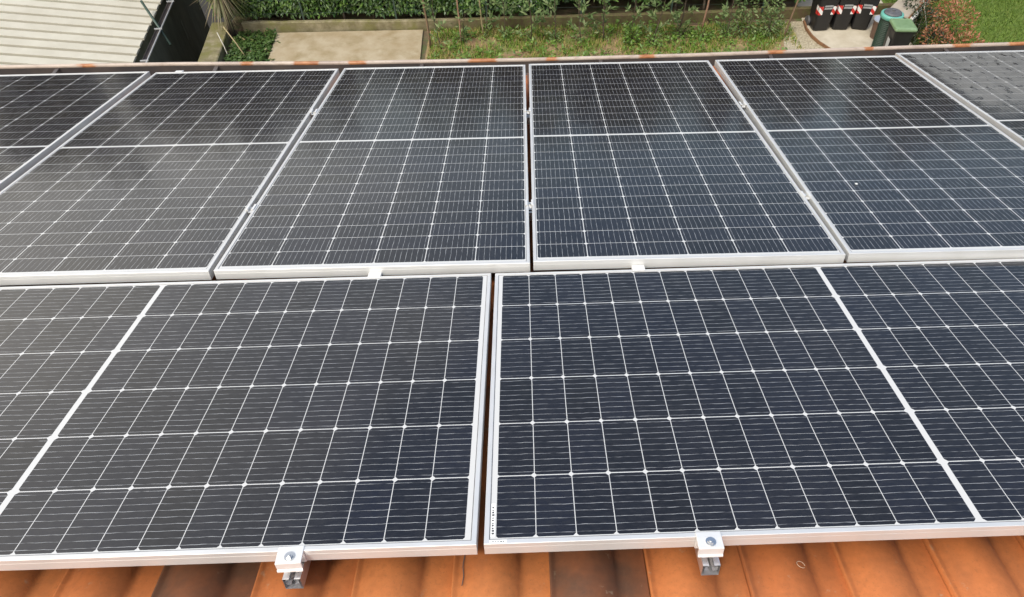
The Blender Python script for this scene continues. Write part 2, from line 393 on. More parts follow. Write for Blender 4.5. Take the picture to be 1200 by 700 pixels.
for s0 in (Vector((0,0,0)),):
    mb.add([a-N*.09, b_-N*.09, Vector((b_.x, b_.y, -3.4)), Vector((a.x, a.y, -3.4)),
            a-N*.09+Vector((-8,0,0)), b_-N*.09+Vector((-8,0,0)), Vector((b_.x-8, b_.y, -3.4)), Vector((a.x-8, a.y, -3.4))],
           [(0,1,2,3), (4,7,6,5), (0,3,7,4), (1,5,6,2)])
mb.build('wall', NWALL, nb)
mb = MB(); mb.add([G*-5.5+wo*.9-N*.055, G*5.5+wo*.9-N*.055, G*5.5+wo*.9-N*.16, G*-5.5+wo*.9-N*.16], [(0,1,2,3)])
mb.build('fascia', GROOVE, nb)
mb = MB(); out = Vector((.9948, .1022, 0)); prof = []
for k in range(9):
    an = math.pi*k/8; prof.append((.055 - .055*math.cos(an), -.055*math.sin(an)))
prof2 = [(.055-.048*math.cos(math.pi*k/8), -.048*math.sin(math.pi*k/8)) for k in range(8, -1, -1)]
rings = [[G*t + out*(o_-.015) + Vector((0, 0, z-.035)) for o_, z in prof+prof2] for t in (-5.5, 5.5)]
mb.loft(rings); gt = mb.build('gutter', GUT, nb, smooth=False)
mb = MB(); mb.tube([G*-5.5+out*.098+Vector((0,0,-.03)), G*5.5+out*.098+Vector((0,0,-.03))], .016, 8); mb.build('gutter_bead', ZINC, gt, True)
for t in (-1.3, .05, 1.35, 2.6):
    MB().box((-.03, -.012, -.012), (.13, .012, .012), Matrix.Translation(G*t+Vector((0,0,-.018))) @ Matrix.Rotation(R(5.9), 4, 'Z')).build('gutter_bracket', ZINC, gt)
MB().tube([(-8.35, 16.3, .45), (-8.35, 16.3, .1), (-8.28, 16.15, -.2), (-8.28, 16.15, -2.5)], .07, 10).build('downpipe', NWALL, empty('drainpipe', (0,0,0), 'grey rainwater pipe going down into the dark alley', 'pipe'), True)
MB().tube([(-8.02, 14.42, 1.12), (-7.42, 13.68, .52)], .027, 10).build('pole', DKMETAL, empty('metal_pole', (0,0,0), 'dark green pole slanting across the gutter of the cream roof', 'pole'), True)

# ------------------------------------------------------------------ the house under the panels
house = empty('house', (0, 0, 0), 'house with an orange terracotta tile roof carrying the solar panels', 'house')
TP = .2155; X0 = .138
def tile_h(s):
    """height over the pan across one tile, s in metres from its left seam"""
    if s < .006: return .020
    if s < .014: return .017
    if s < .150: return .008 + .031*math.sin(math.pi*min(1, max(0, (s-.004)/.146)))**.85
    return .006
SS = [0, .004, .010, .016, .03, .048, .065, .082, .1, .116, .13, .142, .15, .165, .19, .2145]
tv, tf, tcol = [], [], []
rr = random.Random(12)
kmin, kmax = -24, 22
courses = [(-3.15 + .37*i) for i in range(18)]
for k in range(kmin, kmax):
    for ci, y0 in enumerate(courses):
        base = len(tv); jit = rr.uniform(-.0015, .0015); dn = rr.uniform(-.002, .002)
        y1 = min(y0 + .40, 3.44)
        for (yy_, lift) in ((y0, 0.0), (y1, .016)):
            for s in SS: tv.append((X0 + k*TP + s + jit, yy_, -.140 + tile_h(s) + lift + dn))
        n = len(SS)
        for i in range(n-1): tf.append((base+i, base+i+1, base+n+i+1, base+n+i))
        e = len(tv)      # visible left edge and lower edge thickness
        tv += [(X0+k*TP+jit, y0, -.15), (X0+k*TP+jit, y1, -.15)]
        tf.append((e, base, base+n, e+1))
        lowr = len(tv); tv += [(x, y, z-.014) for x, y, z in tv[base+n:base+2*n]]
        for i in range(n-1): tf.append((base+n+i, base+n+i+1, lowr+i+1, lowr+i))
        nf = 2*(n-1)+1
        r_ = rr.random()
        if y0 < .3 and k in (0, -4): c = (.125, .060, .033)
        elif r_ < .12 and y0 > .2: c = (.14, .07, .04)
        else:
            q = rr.uniform(-1, 1); c = (.54+.05*q, .178+.026*q, .052+.008*q)
        tcol += [c]*nf
roof = mesh_obj('roof', tv, tf, TILE, house, smooth=True)
roof.matrix_world = PLANE
ca = roof.data.attributes.new('tile_colour', 'FLOAT_COLOR', 'FACE')
ca.data.foreach_set('color', [x for c in tcol for x in (*c, 1)])
# far slope, ridge, walls, soffit (out of the photograph, kept plain)
ridge = PLANE @ Vector((0, -3.05, -.13)); eave = PLANE @ Vector((0, 3.5, -.17))
xl, xr = X0+kmin*TP, X0+kmax*TP
mb = MB(); bk = Vector((0, ridge.y-6.4, eave.z)); t0 = PLANE @ Vector((0, -3.05, -.155)); t1 = PLANE @ Vector((0, 3.54, -.155))
mb.add([(xl, t0.y, t0.z), (xr, t0.y, t0.z), (xr, t1.y, t1.z), (xl, t1.y, t1.z), (xl, bk.y, bk.z), (xr, bk.y, bk.z)], [(0,1,2,3), (0,4,5,1)])
MB().add(mb.v, mb.f).build('roof_deck', BARK, house)
MB().box((xl+.3, bk.y+.5, -2.6), (xr-.3, eave.y-.45, eave.z-.12)).build('wall', WALLM, house)
MB().tube([(xl, ridge.y, ridge.z+.02), (xr, ridge.y, ridge.z+.02)], .09, 12).build('ridge_cap', TILE, house, True)
# gutter along the eave: open trough with a rolled, faded front lip
GP = [(-5.4, 4.03), (-3.35, 3.905), (-2.2, 3.885), (-1.08, 3.825), (.15, 3.802), (1.17, 3.818), (2.69, 3.885), (3.52, 3.912), (4.9, 3.97)]
prof = [(-.30, .035), (-.30, -.05), (-.27, -.10), (-.06, -.11), (-.012, -.09), (-.004, 0), (-.012, 0), (-.02, -.08), (-.06, -.098), (-.26, -.09), (-.285, -.05), (-.285, .035)]
rings = []
GP = [(x, y-.042) for x, y in GP]
for x, y in GP:
    p = PLANE @ Vector((x, y, -.12)); rings.append([Vector((p.x, p.y+o_, p.z+z)) for o_, z in prof])
gut = MB().loft(rings).build('gutter', GUT, house)
lip = MB().tube([PLANE @ Vector((x, y+.001, -.12)) for x, y in GP], .0140, 10).build('gutter_lip', LIP, gut, True)
for gx_ in (-2.95, -1.9, -.55, .62, 1.75, 2.95):
    yi = [y for x, y in GP]; xi = [x for x, y in GP]
    j = max(i for i in range(len(xi)) if xi[i] <= gx_); t = (gx_-xi[j])/(xi[j+1]-xi[j]); y_ = yi[j]+(yi[j+1]-yi[j])*t
    p = PLANE @ Vector((gx_, y_, -.12))
    MB().box((p.x-.012, p.y-.29, p.z-.012), (p.x+.012, p.y-.006, p.z-.006)).build('gutter_bracket', GUT, gut)

# ================================================================== MOUNTING RAILS
def rail_mesh(mb, L_):
    """hollow C-section with a top slot, 40 x 40 mm, along +y from 0 to L_"""
    o_ = [(-.02,-.04),(.02,-.04),(.02,0),(.006,0),(.006,-.006),(.015,-.006),(.015,-.018),(.004,-.021),(.015,-.024),(.0165,-.0365),(-.0165,-.0365),(-.015,-.024),(-.004,-.021),(-.015,-.018),(-.015,-.006),(-.006,-.006),(-.006,0),(-.02,0)]
    n = len(o_); o_ = [(x*.92, z*.86) for x, z in o_]; v = [(x, 0, z) for x, z in o_] + [(x, L_, z) for x, z in o_]
    mb.add(v, [(i, (i+1) % n, (i+1) % n + n, i+n) for i in range(n)])
def rail(x, y, n, L_, rz, label, group='aluminium rails under the panels'):
    mb = MB(); rail_mesh(mb, L_)
    o = mb.build('mounting_rail', MILL); o.matrix_world = on_plane(x, y, n, rz)
    tag(o, label, 'rail', group); return o
RB, RU = -.0365, -.0105
rail(-.400, -.043, RB, 1.11, 0, 'aluminium rail with its open end sticking out under the left bolted clamp')
rail(.476, -.046, RB, 1.11, 0, 'aluminium rail with its open end sticking out under the right bolted clamp')
for y_ in (1.485, 2.47):
    rail(4.35, y_, RU, 8.3, R(90), 'aluminium cross rail glimpsed in the gap of the far row, %s' % ('nearer the camera' if y_ < 2 else 'nearer the gutter'))

# ================================================================== SOLAR PANELS
FH = .035
def ring_sweep(mb, prof):
    rings = [[(dd, dd, z), (PL-dd, dd, z), (PL-dd, PW-dd, z), (dd, PW-dd, z)] for dd, z in prof]
    v = [p for r_ in rings for p in r_]; f = []
    m_ = len(rings)
    for i in range(m_-1):
        for k in range(4): f.append((i*4+k, i*4+(k+1) % 4, (i+1)*4+(k+1) % 4, (i+1)*4+k))
    return mb.add(v, f)
def make_panel():
    root = bpy.data.objects.new('solar_panel', None); C.objects.link(root); root.empty_display_size = .1
    mb = MB()
    ring_sweep(mb, [(.011, -.0016), (.0105, 0), (.0008, 0), (0, -.0008), (0, -.0120), (.0002, -.0122), (.0002, -.0126), (0, -.0128), (0, -FH), (.028, -FH), (.028, -FH+.002), (.002, -FH+.002)])
    mb.build('frame', ALU, root)
    mb = MB(); mb.add([(.0095, .0095, -.0014), (PL-.0095, .0095, -.0014), (PL-.0095, PW-.0095, -.0014), (.0095, PW-.0095, -.0014),
                       (.0095, .0095, -.0075), (PL-.0095, .0095, -.0075), (PL-.0095, PW-.0095, -.0075), (.0095, PW-.0095, -.0075)], [(0,1,2,3), (7,6,5,4)])
    mb.build('laminate', LAM, root)
    mb = MB(); ring_sweep(mb, [(.0112, -.0013), (.0124, -.0011), (.0128, -.0014)]); mb.build('seal', GREYLID, root)
    return root
def copy_tree(o, parent=None):
    c = o.copy(); C.objects.link(c)
    if parent: c.parent = parent
    for ch in list(o.children): copy_tree(ch, c)
    return c
proto = make_panel()
GRP = 'solar panels on the roof'
# x, y, n, rz, tilt, portrait, label
PANELS = [
 (0, 0, 0, 0, 0, False, 'landscape panel at the near right, with a tiny serial sticker in its near left corner'),
 (-2.1441, .0015, 0, -.0018, .0014, False, 'landscape panel at the near left, greyish, cut off by the left picture edge'),
 (-3.0600, 1.0808, .026, .0040, 0, True, 'upright panel cut off by the left picture edge, brownish dark, in the far row'),
 (-1.9794, 1.0625, .026, .0029, -.0034, True, 'upright far-row panel second from left, washed grey by the reflected sky'),
 (-.9225, 1.0621, .026, -.0042, -.0023, True, 'upright far-row panel just left of the open gap with two silver clamps'),
 (.1267, 1.0627, .026, -.0083, -.0005, True, 'upright far-row panel just right of the open gap with two silver clamps'),
 (1.1782, 1.0571, .026, -.0206, .0081, True, 'upright far-row panel second from right, deep blue and clean, below the bins'),
 (2.285, 1.1104, .026, -.0066, .0011, True, 'upright panel at the right picture edge with a grey speckled film'),
]
for i, (x, y, n, rz, tl, port, lab) in enumerate(PANELS):
    o = proto if i == 0 else copy_tree(proto)
    M_ = on_plane(x, y, n, rz, tl)
    if port: M_ = M_ @ Matrix.Translation((PW, 0, 0)) @ Matrix.Rotation(R(90), 4, 'Z')
    o.matrix_world = M_
    tag(o, lab, 'solar panel', GRP)
    if i == 7:
        for ch in o.children:
            if ch.name.startswith('laminate'):
                ch.data = ch.data.copy(); ch.data.materials[0] = LAM_SPECKLED
                ch['label'] = 'glass with a grey speckled film'
    if i == 0: first = o
# the two serial stickers of the near right panel
sl = MB().box((.0135, .018, -.0013), (.0225, .105, -.0008)).build('serial_label', STICK, first)
mb = MB(); r2 = random.Random(5)
for k in range(11):
    y_ = .024 + k*.0068
    mb.box((.0155, y_, -.0008), (.0155+r2.choice((.004, .0052)), y_+r2.choice((.0022, .0034, .0045)), -.0005))
mb.build('print', INK, sl)
sl = MB().box((.012, .0012, -.0002), (.048, .0096, .0004)).build('serial_label', STICK, first)
mb = MB()
for k, wd in enumerate((.003, .0022, .0022, .0045, .003)): mb.box((.018+k*.0055, .0038, .0004), (.018+k*.0055+wd*.8, .0066, .0007))
mb.build('print', INK, sl)

# ================================================================== CLAMPS
def hexbolt(mb, x, y, z, r=.0075, h=.006):
    mb.loft([circ(r, z, 6, x, y), circ(r, z+h, 6, x, y)])
    mb.loft([circ(r*1.45, z-.0001, 18, x, y), circ(r*1.45, z+.0016, 18, x, y)])
def make_end_clamp():
    root = bpy.data.objects.new('end_clamp', None); C.objects.link(root); root.empty_display_size = .05
    # folded aluminium block: lip over the frame, top plate, front wall, foot (y towards the panel)
    w2 = .0265; p = [(.010, .0035), (.010, .0008), (-.001, .0008), (-.001, -.033), (-.005, -.033), (-.005, -.003), (-.026, -.003), (-.026, -.021), (-.029, -.021), (-.029, -.0255), (-.033, -.0255), (-.033, -.0215), (-.0315, -.0200), (-.0300, -.0190), (-.0300, .0005), (-.0290, .0015), (-.004, .0035)]
    mb = MB(); mb.loft([[Vector((sx*w2, y, z)) for y, z in p] for sx in (-1, 1)])
    soften(mb.build('clamp_body', MILL2, root), .0006, 1)
    mb = MB(); hexbolt(mb, .001, -.0145, .0030, .0075, .005); 
    mb.loft([circ(.0038, .0080, 10, .001, -.0145), circ(.0038, .0098, 10, .001, -.0145)])
    mb.build('bolt', STEEL, root)
    return root
MILL2, nt, b = mat('clamp_aluminium', rough=.4, metal=.25, color=(.68, .68, .665))
link(nt, nz(nt, 40, 5).ramp(.3, .8, .32, .5), b.inputs['Roughness'])
ec = make_end_clamp()
CG_ = 'bolted end clamps on the panel edges'
ec.matrix_world = on_plane(-.402, -.001, .0005, R(1.5)); tag(ec, 'silver end clamp with a round bolt on the near edge of the left landscape panel', 'clamp', CG_)
for (x, y, n, rz, lab) in ((.474, -.001, .0005, 0, 'silver end clamp with a round bolt on the near edge of the right landscape panel'),):
    c = copy_tree(ec); c.matrix_world = on_plane(x, y, n, rz); tag(c, lab, 'clamp', CG_)
def make_hook():
    """flat clamp hooked over the hidden edge of a panel"""
    mb = MB(); mb.box((-.021, -.012, .0006), (.021, .020, .0036)); mb.box((-.021, .0005, -.034), (.021, .0035, .0006)); mb.box((-.021, .0035, -.010), (.021, .020, .0006))
    return soften(mb.build('edge_clamp', MILL2), .0008, 1)
hk = make_hook(); hk.matrix_world = on_plane(-.397, 1.0396, 0); tag(hk, 'small white clamp on the far edge of the left landscape panel, between the rows', 'clamp', 'small clamps between the rows and by the gutter')
for (x, y, n, rz, lab) in ((.474, PW+.0005, 0, 0, 'small white clamp on the far edge of the right landscape panel, between the rows'),
                           (-1.855, 1.0625+PL+.0005, .024, 0, 'small grey clamp poking up by the gutter at the far left')):
    c = hk.copy(); C.objects.link(c); c.matrix_world = on_plane(x, y, n, rz); tag(c, lab, 'clamp')
def make_mid(wd):
    mb = MB()
    mb.box((-wd/2-.006, -.022, .0006), (-wd/2+.0015, .022, .0032)); mb.box((wd/2-.0015, -.022, .0006), (wd/2+.006, .022, .0032))
    mb.box((-wd/2+.0015, -.022, -.012), (wd/2-.0015, .022, -.009))
    mb.box((-wd/2+.0008, -.022, -.012), (-wd/2+.0026, .022, .0028)); mb.box((wd/2-.0026, -.022, -.012), (wd/2-.0008, .022, .0028))
    root = bpy.data.objects.new('mid_clamp', None); C.objects.link(root); root.empty_display_size = .05
    mb.build('clamp_body', MILL2, root)
    mb = MB(); hexbolt(mb, 0, 0, -.009, .006, .006); mb.build('bolt', STEEL, root)
    return root
MG = 'mid clamps in the seams of the far row'
mids = [(.1205, 1.478, .019, 'mid clamp in the open gap, the one nearer the camera'), (.1275, 2.455, .019, 'mid clamp in the open gap, the one nearer the gutter'),
        (-.932, 1.500, .018, 'mid clamp in the left seam beside the greyish panel, nearer the camera'), (-.930, 2.510, .018, 'mid clamp in the left seam beside the greyish panel, nearer the gutter'),
        (1.178, 1.490, .022, 'mid clamp in the right seam beside the blue panel, nearer the camera'), (1.194, 2.470, .022, 'mid clamp in the right seam beside the blue panel, nearer the gutter')]
for i, (x, y, wd, lab) in enumerate(mids):
    if i == 0: mp = make_mid(wd); o = mp
    else: o = copy_tree(mp); o.scale = (1, 1, 1)
    o.matrix_world = on_plane(x, y, .026); tag(o, lab, 'clamp', MG)
# faint pencil stroke and a chalk ring on the near tiles
def tile_z(x): 
    s_ = (x - X0) % TP; return -.140 + tile_h(s_) + .010
MB().tube([(-.052+.0015*math.sin(k*1.3), .060-.011*k, tile_z(-.052)+.0035-.0004*k) for k in range(9)], .0011, 5).build('pencil_mark', INK, roof)
CHALK, _, _ = mat('chalk', rough=.9, color=(.50, .36, .25))
MB().tube([(.688+.010*math.cos(t*.55), -.012+.008*math.sin(t*.55), tile_z(.688+.010*math.cos(t*.55))+.0045) for t in range(11)], .0006, 5).build('chalk_mark', CHALK, roof)
sk = MB().loft([circ(.006, .0005, 9), circ(.005, .002, 9), circ(.002, .003, 9)]).build('white_speck', WHITEP)
sk.matrix_world = on_plane(1.398, 1.556, .030); tag(sk, 'tiny white speck lying on the clean deep blue panel', 'speck')
# ================================================================== GARDEN
def blades(name, area, n, m, h, seed, clump=None, wd=.012, z=.006):
    rr = random.Random(seed); mb = MB(); k = 0
    while k < n:
        x, y = area(rr)
        if clump and noise.noise(Vector((x*clump[0], y*clump[0], seed))) + rr.uniform(-.25, .25) < clump[1]: k += .34; continue
        an = rr.uniform(0, 6.283); hh = h*rr.uniform(.5, 1.2); ln = rr.uniform(.1, .8)*hh
        dx, dy = math.cos(an), math.sin(an)
        mb.add([(x-dy*wd/2, y+dx*wd/2, z), (x+dy*wd/2, y-dx*wd/2, z), (x+dx*ln, y+dy*ln, z+hh)], [(0,1,2)])
        k += 1
    return tag(mb.build(name, m), kind='stuff')
def rect(x0, x1, y0, y1): return lambda r_: (r_.uniform(x0, x1), r_.uniform(y0, y1))
blades('grass', rect(9.0, 15.5, 12.6, 17.2), 42000, GRASS, .07, 1, None, .014, .01)
blades('weeds', rect(-2.0, 6.4, 13.2, 15.05), 17000, WEED, .10, 2, (1.7, -.16), .018)
mb = MB(); rr = random.Random(61)
for _ in range(420):
    x, y = rr.uniform(-1.9, 6.2), rr.uniform(13.3, 15.06)
    if noise.noise(Vector((x*1.3, y*1.3, 8))) < -.1 and rr.random() < .75: continue
    n_ = rr.randint(4, 11); sz = rr.uniform(.5, 1.25)
    for k in range(n_):
        an = rr.uniform(0, 6.283); rd = rr.uniform(.01, .08)*sz
        mb.leaf(Vector((x+rd*math.cos(an), y+rd*math.sin(an), .03+rr.random()*.12*sz)), Vector((math.cos(an), math.sin(an), rr.uniform(-.2, .9))), Vector((rr.uniform(-.4, .4), rr.uniform(-.7, .1), 1)), rr.uniform(.06, .11)*sz, rr.uniform(.035, .055)*sz)
tag(mb.build('broadleaf_weeds', BUSHLEAF), kind='stuff')
def leafy(mb, c, rad, n, l, wd, rr, down=.0, flat=1.0, shell=.55):
    for _ in range(n):
        v = Vector((rr.gauss(0, 1), rr.gauss(0, 1), rr.gauss(0, 1))).normalized()
        q = shell + (1-shell)*rr.random()
        p = Vector(c) + Vector((v.x*rad[0], v.y*rad[1], v.z*rad[2]))*q
        d = (v + Vector((rr.uniform(-.9, .9), rr.uniform(-.9, .9), rr.uniform(-.7, .6)-down))).normalized()
        mb.leaf(p, d, (v+Vector((rr.uniform(-.6, .6), rr.uniform(-.6, .6), .5))), l*rr.uniform(.6, 1.25), wd*rr.uniform(.7, 1.2))
# ground cover between the left wall and the slab
mb = MB(); rr = random.Random(21)
for _ in range(3600):
    x, y = rr.uniform(-6.45, -5.45), rr.uniform(12.9, 15.05)
    if noise.noise(Vector((x*3.2, y*3.2, 4))) < -.32 + .5*max(0, (x+5.9)): continue
    an = rr.uniform(0, 6.283)
    mb.leaf(Vector((x, y, .02+rr.random()*.10)), Vector((math.cos(an), math.sin(an), rr.uniform(-.3, .5))), Vector((rr.uniform(-.4, .4), rr.uniform(-.4, .4), 1)), rr.uniform(.05, .10), .05)
tag(mb.build('ground_cover', IVY), kind='stuff')

# ---- laurel hedge behind the wall
hedge = empty('hedge', (0, -.24, 0), 'tall dense dark green laurel hedge standing behind the low wall', 'hedge')
mb = MB(); rr = random.Random(31)
def hedge_front(x, z): return 15.62 + .16*noise.noise(Vector((x*1.1, z*1.4, 2))) + .08*noise.noise(Vector((x*3, z*3, 7))) - .05*min(z, 1)
for _ in range(15000):
    x = rr.uniform(-7.0, 7.1); z = .30 + 1.0*rr.random()
    bottom = .30 + .10*noise.noise(Vector((x*1.3, 0, 9))) + (.20*min(1, max(0, x-.3)/1.2))
    if z < bottom + rr.uniform(-.05, .05): continue
    if x > .6 and noise.noise(Vector((x*1.5, z*1.9, 12))) < -.06 - .5*(z-.7): continue
    dep = abs(rr.gauss(0, .10)); p = Vector((x, hedge_front(x, z)+dep-.05, z))
    d = Vector((rr.uniform(-.8, .8), -rr.uniform(.0, .7), rr.uniform(-1, .35)))
    mb.leaf(p, d, Vector((rr.uniform(-.5, .5), -1, rr.uniform(.1, 1.0))), rr.uniform(.08, .14), rr.uniform(.038, .06))
for _ in range(5000):
    x = rr.uniform(-7.0, 7.1); z = rr.uniform(1.25, 3.3); p = Vector((x, hedge_front(x, z)+rr.uniform(-.03, .25), z))
    mb.leaf(p, Vector((rr.uniform(-.8, .8), -rr.uniform(.0, .7), rr.uniform(-1, .35))), Vector((rr.uniform(-.5, .5), -1, rr.uniform(.1, 1.0))), rr.uniform(.14, .22), rr.uniform(.08, .11))
for _ in range(2500):
    mb.leaf(Vector((rr.uniform(-7, 7.1), rr.uniform(15.5, 17.2), 3.25+rr.uniform(-.1, .15))), Vector((rr.uniform(-1, 1), rr.uniform(-1, 1), .3)), Vector((0, 0, 1)), .2, .1)
mb.build('foliage', LAUREL, hedge)
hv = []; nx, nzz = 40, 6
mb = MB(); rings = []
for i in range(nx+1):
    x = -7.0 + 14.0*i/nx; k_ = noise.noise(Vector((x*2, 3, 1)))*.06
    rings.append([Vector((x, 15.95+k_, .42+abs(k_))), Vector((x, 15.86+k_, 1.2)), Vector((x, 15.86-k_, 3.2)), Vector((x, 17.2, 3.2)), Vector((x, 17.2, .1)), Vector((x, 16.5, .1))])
mb.loft(rings); mb.build('shade_core', HEDGE_DARK, hedge)  # dark hull added as painted shade behind the leaves
for x in (-6.1, -5.2, -4.2, -3.3, -2.2, -1.2, -.3, .7, 1.5, 2.15, 2.9, 3.7, 4.4, 5.2, 6.1):
    x += rr.uniform(-.15, .15)
    MB().tube([(x, 15.72, 0), (x+rr.uniform(-.04, .04), 15.74, .3), (x+rr.uniform(-.1, .1), 15.85, .9)], [.035, .028, .02], 8).build('stem', BARK, hedge, True)

# ---- wire fence on the wall
fence = empty('wire_fence', (0, -.09, 0), 'thin green wire fence with slim posts on the low wall before the hedge', 'fence')
for x in (-4.93, -2.8, -.70, 1.5, 3.6, 5.75):
    MB().box((x-.018, 15.27, .2), (x+.018, 15.30, 1.3)).build('post', DKMETAL, fence)
mb = MB()
for z in (.42, .72, 1.02, 1.26): mb.tube([(-6.4, 15.265, z), (6.4, 15.265, z)], .0022, 4)
mb.build('wire', DKMETAL, fence)

# ---- stakes
def stake(base, top, r, m, label):
    b_, t = Vector(base), Vector(top); t = b_ + (t-b_)*1.35
    p = [b_.lerp(t, k/5) + Vector((rng.uniform(-.01, .01), rng.uniform(-.01, .01), 0)) for k in range(6)]
    o = MB().tube(p, [r*1.05, r, r, r*.97, r*.95, r*.9], 8).build('garden_stake', m, None, True)
    return tag(o, label, 'stake', 'wooden stakes in the planting bed')
stake((-1.97, 14.29, -.02), (-1.99, 14.29, 1.08), .024, WOODS[0], 'thick brown wooden stake at the bed edge next to the concrete slab')
stake((-1.27, 14.41, -.02), (-1.29, 14.41, 1.01), .018, WOODS[1], 'slim reddish wooden stake, second from the concrete slab')
stake((-.78, 14.73, -.02), (-.82, 14.73, .85), .018, WOODS[2], 'slim yellowish wooden stake standing nearest the wall, left of the leafy saplings')
stake((4.29, 14.79, -.02), (4.34, 14.79, .70), .022, WOODS[1], 'reddish stake among the shrubs in the right half of the bed')
stake((6.10, 14.39, -.02), (6.22, 14.39, .86), .022, WOODS[0], 'brown stake leaning right beside the gravel and the bins')
def cane(base, top, r, m, label):
    o = MB().tube([base, Vector(base).lerp(Vector(top), .5)+Vector((.01, 0, .01)), top], r, 7).build('garden_cane', m, None, True); tag(o, label, 'cane', 'thin canes')
cane((-6.40, 13.92, 0), (-6.60, 14.25, .48), .011, WOODS[3], 'thin bleached cane leaning in the dark ground cover by the alley wall')
cane((-6.0, 13.91, 0), (-6.44, 14.3, .58), .013, WOODS[2], 'thin weathered cane leaning up to the yucca')
cane((9.15, 13.55, 0), (8.90, 14.6, 1.15), .004, WOODS[3], 'thin pale cane leaning in front of the dark shrub by the bins')

# ---- saplings in the bed
def sapling(x, y, h, lean, n, tr, label, m=SAPLEAF, low=0, seed=0, spread=.30, l=.15):
    rr = random.Random(seed); root = empty('sapling', (x, y, 0), label, 'sapling', 'young saplings along the planting bed')
    P = [Vector((lean*t*h + .03*math.sin(t*5+seed), .02*math.cos(t*4+seed), t*h-.02*(t == 0))) for t in [k/6 for k in range(7)]]
    mb = MB(); mb.tube(P, [tr*(1-.6*k/6) for k in range(7)], 7)
    lf = MB(); nb = 12
    for k in range(nb):
        t = .12 + .86*k/nb + rr.uniform(-.03, .03); t = min(t, .98); i = min(5, int(t*6)); p = P[i].lerp(P[i+1], t*6-i)
        an = rr.uniform(0, 6.283); L_ = spread*(1.15-.55*t)*rr.uniform(.7, 1.3)
        d = Vector((math.cos(an), math.sin(an)*.8, rr.uniform(.3, 1.0))).normalized()
        e = p + d*L_; mb.tube([p, p.lerp(e, .5)+Vector((0, 0, .015)), e], [tr*.3, tr*.22, tr*.12], 5)
        for q in range(int(n/nb)):
            s = rr.uniform(.25, 1.05); c_ = p + d*L_*s
            dd = (d + Vector((rr.uniform(-1, 1), rr.uniform(-1, 1), rr.uniform(-.8, .6)))).normalized()
            lf.leaf(c_, dd, Vector((rr.uniform(-.6, .6), rr.uniform(-.8, .2), 1)), l*rr.uniform(.6, 1.2), l*.3*rr.uniform(.8, 1.3))
    if low: leafy(lf, (0, 0, .13), (.14, .12, .13), low, .08, .035, rr, shell=.2)
    mb.build('trunk', BARK, root, True); lf.build('leaves', m, root)
SAP = [(-1.75, 14.24, 1.3, -.05, 66, .013, 'thin sparse sapling beside the thick brown stake', SAPLEAF, 10),
       (-1.22, 14.50, .7, .05, 40, .008, 'very small seedling at the foot of the slim reddish stake', SAPLEAF, 60),
       (-.70, 14.66, 1.2, .05, 70, .010, 'sparse sapling tied beside the yellowish stake', SAPLEAF, 10),
       (-.27, 14.63, 1.3, -.06, 110, .011, 'pale green sapling, first one right of the yellowish stake', SAPLEAF, 40),
       (.30, 14.42, 1.4, -.02, 120, .012, 'grey green sapling, second one right of the yellowish stake', SAPLEAF, 50),
       (.83, 14.39, 1.5, .03, 140, .012, 'sapling with a forked silvery top, third right of the yellowish stake', SAPLEAF, 60),
       (1.41, 14.37, 1.5, -.01, 140, .013, 'sapling with spreading pale sprays, fourth right of the yellowish stake', SAPLEAF, 60),
       (1.97, 14.42, 1.6, -.02, 170, .022, 'taller sapling with a thick dark stem, midway along the bed', SAPLEAF, 20),
       (2.62, 14.36, 1.4, -.03, 110, .012, 'sapling growing out of a bright green bushy clump', SAPLEAF, 10),
       (3.10, 14.28, 1.4, .12, 150, .016, 'sapling leaning right over a bright leafy clump', SAPLEAF, 60),
       (3.68, 14.5, 1.5, .06, 170, .02, 'dark stemmed sapling left of the reddish stake among the shrubs', SAPLEAF, 50),
       (4.76, 14.45, 1.4, .05, 170, .014, 'sapling right of the reddish stake, crowded with low leaves', SAPLEAF, 80)]
for i, a in enumerate(SAP): sapling(a[0], a[1], a[2], a[3], a[4], a[5], a[6], a[7], a[8], seed=40+i)
def shrub(x, y, rad, n, l, wd, m, label, name='shrub', seed=0, cat='shrub', group=None, stems=4, blobs=None, shell=.5):
    rr = random.Random(seed); root = empty(name, (x, y, 0), label, cat, group)
    lf = MB()
    for (bx, by, bz, br, q) in (blobs or [(0, 0, rad[2]*.9, 1, 1)]):
        leafy(lf, (bx, by, bz), tuple(v*br for v in rad), int(n*q), l, wd, rr, shell=shell)
    st = MB()
    for k in range(stems):
        an = rr.uniform(0, 6.283); st.tube([(0, 0, -.02), (.3*rad[0]*math.cos(an), .3*rad[1]*math.sin(an), rad[2]*.7), (.6*rad[0]*math.cos(an), .6*rad[1]*math.sin(an), rad[2]*1.4)], [.013, .01, .005], 6)
    st.build('stems', BARK, root, True); lf.build('leaves', m, root)
SG = 'leafy shrubs in the planting bed'
shrub(2.56, 14.22, (.20, .17, .22), 130, .10, .05, BUSHLEAF, 'bright green bushy clump left of the leaning sapling', seed=1, group=SG)
shrub(3.03, 14.12, (.20, .15, .14), 110, .09, .045, BUSHLEAF, 'bright leafy clump at the foot of the leaning sapling', seed=2, group=SG)
shrub(3.78, 14.55, (.28, .2, .16), 130, .10, .045, BUSHLEAF, 'low spreading clump around the dark stemmed sapling', seed=3, group=SG)
shrub(4.25, 14.4, (.3, .2, .15), 140, .09, .045, BUSHLEAF, 'low bright clump in front of the reddish stake among the shrubs', seed=4, group=SG)
shrub(5.15, 14.5, (.36, .26, .30), 300, .10, .04, SAPLEAF, 'wide loose shrub right of the crowded sapling', seed=5, group=SG, blobs=[(0, 0, .26, 1, .7), (.05, .1, .62, .7, .4)])
